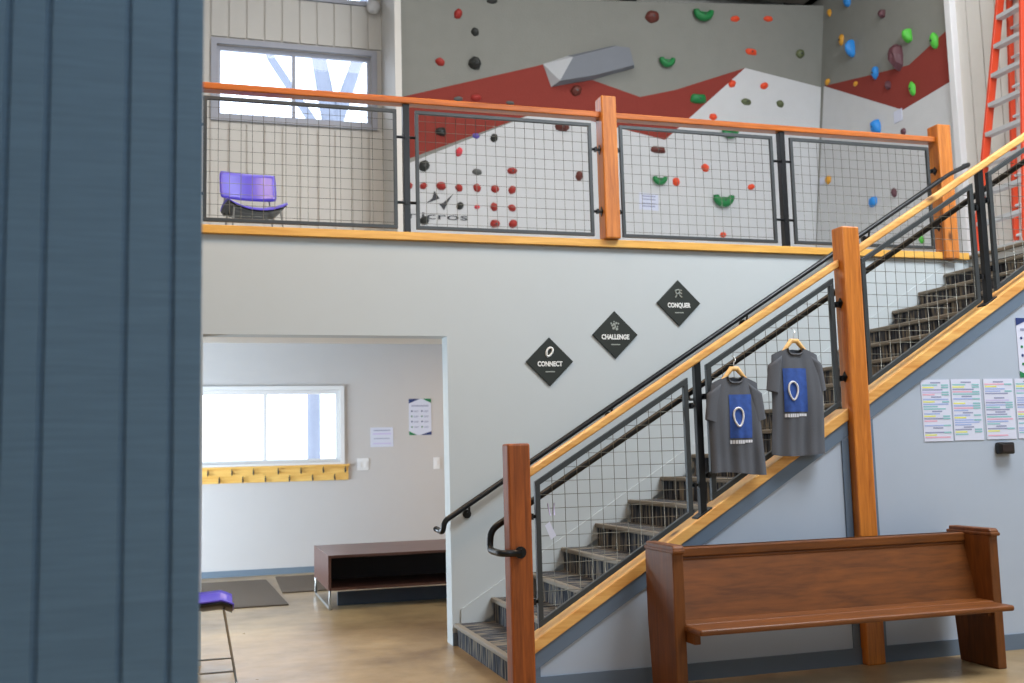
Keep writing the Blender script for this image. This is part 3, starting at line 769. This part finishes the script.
# the logo marks painted low on the wall
# SR points: the red band rises again toward the near edge
NV = Vector((0, -1, -.162)).normalized()
rotw = (PI / 2 + math.atan(.162), 0, 0)
P = Vector(onw(2.83, 4.365, .006)) - Vector(org)
text_obj('logo_lettering', 'nicros', .125, 'ink', main, P, rotw, .75)
b = B()
b.prism3([onw(*p, .003) for p in ((2.768, 4.681), (2.742, 4.583), (2.665, 4.520), (2.768, 4.560), (2.838, 4.588))], NV * .003)
b.prism3([onw(*p, .003) for p in ((3.013, 4.655), (2.884, 4.534), (2.827, 4.527), (2.898, 4.444), (2.946, 4.543))], NV * .003)
b.build('bird_mark', 'ink', main, org)
b = B(); b.prism3([onw(*p, .003) for p in ((5.56, 4.57), (5.84, 4.56), (5.83, 4.78), (5.555, 4.79))], NV * .003)
for zz in (4.74, 4.70, 4.645, 4.61): b.prism3([onw(*p, .0062) for p in ((5.60, zz), (5.79, zz - .003), (5.79, zz + .012), (5.60, zz + .015))], NV * .001, 1)
tag(b.build('notice', ['paper', 'pgrey'], None, onw(5.7, 4.57)), 'white notice sheet on the climbing wall behind the gallery mesh', 'notice')
tag(B().box(8.262, 8.267, 10.48, 10.64, 5.35, 5.50).build('route_tag', 'paper', None, (8.265, 10.56, 5.35)), 'small white route tag below the dark red band', 'tag')
tag(B().box(8.262, 8.267, 12.2, 12.31, 5.0, 5.1).build('route_tag', 'paper', None, (8.265, 12.25, 5.0)), 'small white route tag beside a yellow hold in the corner', 'tag')

def hold(P, U, V, Nn, w, h, col, shp, label, group, seed):
    rr = random.Random(seed); b = B()
    U, V, Nn = Vector(U), Vector(V), Vector(Nn)
    f = lambda u, v, n: Vector(P) + U * u + V * v + Nn * n
    if shp == 'c':
        n = 14; pts = []; rs = []
        for i in range(n + 1):
            t = PI + .0 + (PI) * i / n; pts.append(f(w * .40 * math.cos(t), h * .52 * math.sin(t) + h * .32, h * .28)); rs.append(h * (.20 + .14 * math.sin(PI * i / n)))
        b.tube(pts, rs, 8)
        b.add([f(w * .3 * math.cos(t), h * .3 * math.sin(t) + h * .2, 0) for t in [PI + PI * i / 8 for i in range(9)]] + [f(w * .3 * math.cos(t), h * .3 * math.sin(t) + h * .2, h * .3) for t in [PI + PI * i / 8 for i in range(9)]], [tuple(range(9, 18))] + [(i, i + 1, i + 10, i + 9) for i in range(8)] + [(8, 0, 9, 17)])
    else:
        nu, nv = (9, 5) if shp == 'd' else (16, 8)
        dep = .45 * min(w, h) if shp != 'd' else .6 * min(w, h)
        if shp == 'b': dep = .5 * h
        vs = []
        jit = [1 + rr.uniform(-.12, .12) for _ in range(nu)]
        for j in range(nv + 1):
            a = j / nv * PI / 2
            for i in range(nu):
                t = 2 * PI * i / nu + seed
                ex = .55 if shp == 'b' else 1
                cu, sv = math.cos(t), math.sin(t)
                cu = math.copysign(abs(cu) ** ex, cu); sv = math.copysign(abs(sv) ** ex, sv)
                k = math.cos(a) * (jit[i] if shp == 'd' else 1 + .10 * math.sin(2 * t + seed) + .05 * math.sin(5 * t + 2 * seed))
                if j == nv: k = 0
                vs.append(f(w / 2 * k * cu, h / 2 * k * sv + h * .10 * math.sin(a), dep * math.sin(a) + (rr.uniform(-.1, .1) * dep if 0 < j < nv and shp == 'd' else 0)))
        fs = []
        for j in range(nv):
            for i in range(nu):
                i2 = (i + 1) % nu; fs.append((j * nu + i, j * nu + i2, (j + 1) * nu + i2, (j + 1) * nu + i))
        b.add(vs, fs, 0, shp != 'd')
    o = b.build('climbing_hold', 'h_' + col, None, P)
    tag(o, label, 'climbing hold', group)
    if max(w, h) > .14:
        q = B(); d = (h * .55 if shp == 'c' else min(w, h) * (.46 if shp != 'd' else .55))
        c = f(0, h * .0 if shp != 'c' else -h * .05, 0)
        q.tube([c + Nn * (d * .9), c + Nn * (d + .006)], .012, 8)
        q.build('bolt', 'raw_steel', o, P)
MAIN = [
(3.034,12.073,6.869,0.105,0.125,'red','r','red round hold highest on the left part of the wall'),
(3.472,12.040,7.071,0.132,0.076,'dark','r','black hold cut by the top edge of the photo, left part'),
(3.258,12.106,6.669,0.092,0.114,'dark','r','small black hold right below the topmost red and black ones'),
(2.814,12.171,6.263,0.117,0.100,'red','r','red hold above the left end of the red band'),
(3.266,12.169,6.276,0.171,0.164,'dark','d','large black diamond shaped hold above the red band'),
(5.674,12.039,7.081,0.221,0.146,'brown','r','dark red oval hold near the top, left of a green crescent'),
(6.403,12.023,7.176,0.280,0.175,'green','c','green crescent hold highest on the wall'),
(6.899,12.024,7.170,0.127,0.082,'orange','r','orange hold just right of the topmost green crescent'),
(7.403,12.017,7.218,0.129,0.082,'orange','r','orange hold at the top, rightmost of the top row'),
(7.157,12.092,6.754,0.157,0.082,'orange','b','orange bar hold above the white peak'),
(5.894,12.130,6.517,0.209,0.147,'green','c','green crescent hold right of the grey volume'),
(7.919,12.086,6.792,0.145,0.111,'olive','r','olive hold high up near the inner corner'),
(6.882,12.165,6.305,0.114,0.095,'orange','r','orange hold on the edge of the red band below its right peak'),
(7.373,12.163,6.316,0.115,0.096,'orange','r','orange hold on the white area right of the peak'),
(6.379,12.203,6.069,0.211,0.135,'green','b','green oblong hold on the right arm of the red band'),
(7.104,12.201,6.081,0.143,0.096,'olive','r','olive hold, left one of two on the white area'),
(7.630,12.199,6.092,0.115,0.097,'olive','r','olive hold, right one of two on the white area'),
(6.610,12.239,5.847,0.127,0.081,'orange','r','orange hold just above the wooden gallery rail'),
(4.628,12.207,6.044,0.163,0.130,'brown','r','brown round hold on the red band below the grey volume'),
(3.054,12.242,5.828,0.118,0.063,'grey','r','grey hold peeking over the rail, left of a red one'),
(3.287,12.237,5.857,0.132,0.089,'red','r','red hold peeking over the gallery rail between two grey ones'),
(3.737,12.242,5.828,0.106,0.051,'grey','r','grey hold peeking over the rail, right of a red one'),
(2.842,12.310,5.408,0.144,0.113,'dark','d','dark hold on the red area behind the mesh'),
(3.296,12.313,5.387,0.106,0.063,'purple','r','small purple hold on the red and white border'),
(3.534,12.315,5.377,0.106,0.102,'dark','r','round black hold right of the small purple one'),
(3.079,12.348,5.175,0.092,0.114,'pink','r','pink red drop shaped hold just below the red border'),
(2.633,12.380,4.978,0.130,0.150,'dark','r','black oval hold beside the left frame of the second mesh panel'),
(3.318,12.386,4.940,0.119,0.089,'grey','r','grey hold right above the row of red holds'),
(3.782,12.380,4.977,0.147,0.090,'red','d','red hold above the right end of the red row'),
(4.446,12.283,5.573,0.216,0.117,'brown','d','dark red hold right under the rail, left of the wooden post'),
(4.697,12.382,4.962,0.109,0.118,'brown','r','brown hold alone behind the mesh, left of the wooden post'),
(2.447,12.421,4.723,0.091,0.087,'red','r','red hold half hidden by the black metal post'),
(2.630,12.419,4.732,0.091,0.088,'red','r','first full red hold in the long red row'),
(2.854,12.418,4.743,0.131,0.101,'red','d','red hold in the long row right above the bird marks'),
(3.087,12.420,4.730,0.092,0.101,'red','r','red hold third from left in the long red row'),
(3.322,12.418,4.741,0.106,0.102,'red','r','red hold fourth from left in the long red row'),
(3.560,12.418,4.740,0.120,0.089,'red','r','red hold second from right in the long red row'),
(3.787,12.418,4.738,0.107,0.103,'red','r','red hold at the right end of the long red row'),
(3.104,12.456,4.507,0.092,0.101,'dark','r','black hold right of the painted bird marks'),
(3.327,12.456,4.504,0.066,0.064,'pink','r','tiny pink hold between a black and a red one'),
(3.551,12.455,4.514,0.093,0.115,'red','r','red hold right of the tiny pink one'),
(3.791,12.455,4.511,0.107,0.090,'red','r','red hold at the right end of the row with the pink one'),
(3.569,12.489,4.301,0.147,0.102,'red','d','red hold lowest on the wall, left one of the bottom pair'),
(3.809,12.488,4.310,0.121,0.103,'red','r','red hold lowest on the wall, right one of the bottom pair'),
(2.644,12.489,4.302,0.131,0.113,'dark','d','black hold over the painted lettering'),
(6.859,12.271,5.649,0.242,0.150,'green','c','green hold just below the wooden gallery rail'),
(5.811,12.318,5.361,0.195,0.094,'brown','b','brown double hold behind the third mesh panel'),
(6.512,12.350,5.162,0.113,0.109,'orange','r','orange hold upper one in the third mesh panel'),
(6.087,12.383,4.954,0.112,0.108,'orange','r','orange hold right beside the small green crescent'),
(5.837,12.381,4.968,0.195,0.134,'green','c','small green crescent hold above the white notice'),
(6.782,12.417,4.748,0.299,0.191,'green','c','big green crescent hold in the middle of the third mesh panel'),
(7.220,12.385,4.943,0.100,0.083,'orange','r','small orange hold right of the big green crescent'),
(6.813,12.493,4.278,0.086,0.082,'orange','r','small orange hold below the big green crescent'),
]
SIDE = [
(11.423,7.289,0.216,0.134,'blue','r','blue hold cut by the top edge of the photo'),
(11.839,7.315,0.137,0.097,'yellow','r','yellow hold at the top of the inner corner'),
(10.722,6.818,0.175,0.115,'maroon','d','maroon hold highest on the side wall'),
(11.607,6.833,0.155,0.149,'yellow','r','yellow hold left of the tall blue one'),
(11.380,6.616,0.171,0.240,'blue','b','tall narrow blue hold on the grey area'),
(10.262,6.339,0.217,0.184,'lime','b','bright green hold left of the striped green one'),
(9.815,6.094,0.202,0.201,'lime','r','bright green hold nearest the white trim'),
(10.493,6.148,0.337,0.349,'maroon','d','largest maroon hold on the upper edge of the red band'),
(10.938,6.120,0.200,0.154,'blue','r','blue hold on the upper edge of the red band'),
(11.983,6.380,0.166,0.083,'yellow','r','yellow hold at the left tip of the red band'),
(11.364,6.128,0.133,0.066,'yellow','r','yellow hold inside the red band'),
(10.699,5.874,0.154,0.114,'maroon','d','maroon hold inside the red band'),
(10.258,5.665,0.162,0.183,'lime','r','bright green hold inside the red band'),
(10.989,5.421,0.334,0.167,'blue','b','wide blue hold just above the wooden gallery rail'),
(10.477,5.194,0.148,0.086,'maroon','r','maroon hold just above the wooden gallery rail'),
(12.098,5.021,0.186,0.111,'yellow','r','yellow hold behind the fourth mesh panel'),
(11.149,4.477,0.258,0.129,'blue','b','blue hold behind the fourth mesh panel'),
(10.724,4.487,0.134,0.125,'maroon','d','maroon hold behind the fourth mesh panel'),
(10.287,3.798,0.124,0.096,'lime','r','small lime hold low behind the mesh near the stair top'),
]
for i, (x, y, z, w, h, c, s, lb) in enumerate(MAIN):
    hold(onw(x, z, .001), (1, 0, 0), Vector((0, -.162, 1)).normalized(), NV, w, h, c, s, lb, 'holds on the main climbing wall', i)
for i, (y, z, w, h, c, s, lb) in enumerate(SIDE):
    hold((8.268, y, z), (0, -1, 0), (0, 0, 1), (-1, 0, 0), w * (.62 if s != 'b' else .5), h, c, s, lb, 'holds on the side climbing wall', i + 60)

# pipe, round light, box by the window
org = (2.20, YB - .05, 3.0)
pp = thing('conduit_pipe', org, 'thin dark vertical pipe beside the climbing wall edge', 'pipe')
B().tube([(2.285, YB - .06, 3.0), (2.285, YB - .06, 7.3)], .02, 8).build('pipe', 'raw_steel', pp, org)
B().box(2.25, 2.35, YB - .13, YB - .02, 7.15, 7.5).build('junction_box', 'black_plastic', pp, org, bevel=.006)
org = (2.10, YB - .02, 7.22)
gl = thing('globe_lamp', org, 'small round white lamp high on the wall, left of the dark pipe', 'lamp')
b = B(); vs = []; n = 16
for j in range(9):
    a = PI * j / 8
    for i in range(n): vs.append((org[0] + .09 * math.sin(a) * math.cos(2 * PI * i / n), YB - .12 - .09 * math.cos(a), org[2] + .09 * math.sin(a) * math.sin(2 * PI * i / n)))
b.add(vs, [(j * n + i, j * n + (i + 1) % n, (j + 1) * n + (i + 1) % n, (j + 1) * n + i) for j in range(8) for i in range(n)], 0, True)
b.build('globe', 'white', gl, org)
B().tube([(org[0], YB - .05, org[2]), (org[0], YB - .02, org[2])], .05, 12).build('base', 'white', gl, org)

# ------------------------------------------------------------------ ladder
org = (8.0, 8.4, 3.0)
ld = thing('stepladder', org, 'tall orange stepladder with metal steps standing on the upper landing', 'ladder')
zt = 6.75
def fx(z): return 8.115 - (6.043 - z) * .145
def fy(z): return 8.60 + .068 * (6.05 - z)
def ny(z): return 8.275 - .068 * (6.05 - z)
def rail_piece(xa, xb, wd, yfun, name):
    b = B(); ya, yb = yfun(3.0), yfun(zt); t = .016
    vs = [(xa - wd / 2, ya - t, 3.0), (xa + wd / 2, ya - t, 3.0), (xa + wd / 2, ya + t, 3.0), (xa - wd / 2, ya + t, 3.0),
          (xb - wd / 2, yb - t, zt), (xb + wd / 2, yb - t, zt), (xb + wd / 2, yb + t, zt), (xb - wd / 2, yb + t, zt)]
    b.add(vs, [(0, 3, 2, 1), (4, 5, 6, 7), (0, 1, 5, 4), (1, 2, 6, 5), (2, 3, 7, 6), (3, 0, 4, 7)])
    b.build(name, 'ladder', ld, org, bevel=.004)
for yy in (fy, ny):
    rail_piece(fx(3.0), fx(zt), .09, yy, 'front_rail')
    rail_piece(8.235, 8.235, .065, yy, 'rear_rail')
    B().box(fx(3) - .055, fx(3) + .055, yy(3) - .03, yy(3) + .03, 3.0, 3.03).build('foot', 'black_plastic', ld, org)
z = 5.843 + .3167 * 2
while z > 3.1:
    B().box(fx(z) - .045, fx(z) + .045, ny(z) + .016, fy(z) - .016, z - .026, z + .018).build('ladder_step', 'alu', ld, org, bevel=.003)
    B().tube([(8.235, ny(z), z - .1), (8.235, fy(z), z - .1)], .016, 6).build('rear_brace', 'alu', ld, org)
    z -= .3167
B().box(fx(zt) - .06, 8.27, ny(zt) - .03, fy(zt) + .03, zt, zt + .05).build('top_cap', 'ladder', ld, org, bevel=.008)

# ------------------------------------------------------------------ outdoors
def tree(x, y, segs, r0, label):
    org = (x, y, -1)
    b = B()
    for s_ in segs: b.tube([(x + u, y + w_, z) for u, w_, z in s_[0]], s_[1], 8)
    tag(b.build('bare_tree', 'bark', None, org), label, 'tree')
tree(1.93, 19, [([(0, 0, -1), (.0, 0, 3.5), (.28, 0, 6.6), (.35, 0, 7.6), (.0, 0, 9.6), (-.15, 0, 13)], [.12, .12, .15, .17, .13, .1]), ([(.35, 0, 7.4), (.95, 0, 9.2), (1.2, 0, 13)], [.14, .11, .08]), ([(.3, 0, 7.2), (-.75, 0, 8.8), (-1.6, 0, 11)], [.09, .08, .05])], .3, 'bare tree with spreading branches outside the windows')
tag(B().box(-40, 60, 13.3, 60, -1.3, -1.0).build('ground_outside', 'white'), kind='structure')

# ------------------------------------------------------------------ lights
def area(name, loc, size, size_y, power, col, rot=(0, 0, 0)):
    l = bpy.data.lights.new(name, 'AREA'); l.shape = 'RECTANGLE'; l.size = size; l.size_y = size_y; l.energy = power; l.color = col
    o = bpy.data.objects.new(name, l); C.objects.link(o); o.location = loc; o.rotation_euler = rot
    o.visible_camera = True
    return o
area('hall_light', (5.9, 3.0, 7.8), 3.6, 2.4, 780, (.90, .95, 1.0), (math.radians(12), 0, 0))
area('hall_light', (.2, 5.0, 6.9), 1.4, 1.4, 190, (1.0, .70, .46))
area('hall_fill', (4.6, -4.4, 6.2), 7, 3, 260, (.84, .92, 1.0), (math.radians(90), 0, 0))  # added cool lamp behind the camera; the front wall has no window
area('gallery_light', (4.5, 8.6, 8.4), 6, 1.6, 125, (1.0, .96, .90))
area('gallery_light', (0.5, 9.2, 8.4), 2, 2, 60, (1.0, .94, .88))
area('entry_light', (3.6, 11.0, 2.88), .8, .8, 34, (1.0, .72, .45))
area('entry_light', (1.0, 8.9, 2.88), .8, .8, 22, (1.0, .76, .5))
area('entry_fill', (-3.2, 10.9, .8), 2.6, 1.3, 400, (.72, .86, 1.0), (math.radians(84), 0, math.radians(-84)))  # added low lamp to brighten the entry wall; no door here

w = bpy.data.worlds.new('overcast'); S.world = w; w.use_nodes = True
N, L = w.node_tree.nodes, w.node_tree.links
tc = N.new('ShaderNodeTexCoord'); sx = N.new('ShaderNodeSeparateXYZ'); L.new(tc.outputs['Generated'], sx.inputs[0])
mr = N.new('ShaderNodeMapRange'); mr.inputs[1].default_value = .0; mr.inputs[2].default_value = .5; mr.inputs[3].default_value = 3.0; mr.inputs[4].default_value = 4.0
L.new(sx.outputs[1], mr.inputs[0])
N['Background'].inputs[0].default_value = (.80, .88, 1.0, 1); L.new(mr.outputs[0], N['Background'].inputs[1])

# ------------------------------------------------------------------ camera
yaw, pitch, roll = .2921, .10985, -.0258
fwd = Vector((math.sin(yaw) * math.cos(pitch), math.cos(yaw) * math.cos(pitch), math.sin(pitch)))
rt = Vector((math.cos(yaw), -math.sin(yaw), 0)); up = rt.cross(fwd)
r2 = rt * math.cos(roll) + up * math.sin(roll); u2 = -rt * math.sin(roll) + up * math.cos(roll)
cam = bpy.data.cameras.new('camera'); co = bpy.data.objects.new('camera', cam); C.objects.link(co)
mw = Matrix((r2, u2, -fwd)).transposed().to_4x4(); mw.translation = Vector((0, 0, 1.35)); co.matrix_world = mw
cam.sensor_width = 36; cam.sensor_fit = 'HORIZONTAL'; cam.lens = 1034 / 1024 * 36; cam.clip_end = 200
cam.dof.use_dof = True; cam.dof.focus_distance = 6.3; cam.dof.aperture_fstop = 2.2
S.camera = co
S.view_settings.view_transform = 'Standard'; S.view_settings.look = 'None'; S.view_settings.gamma = 1; S.view_settings.use_curve_mapping = False
S.view_settings.exposure = 0.0
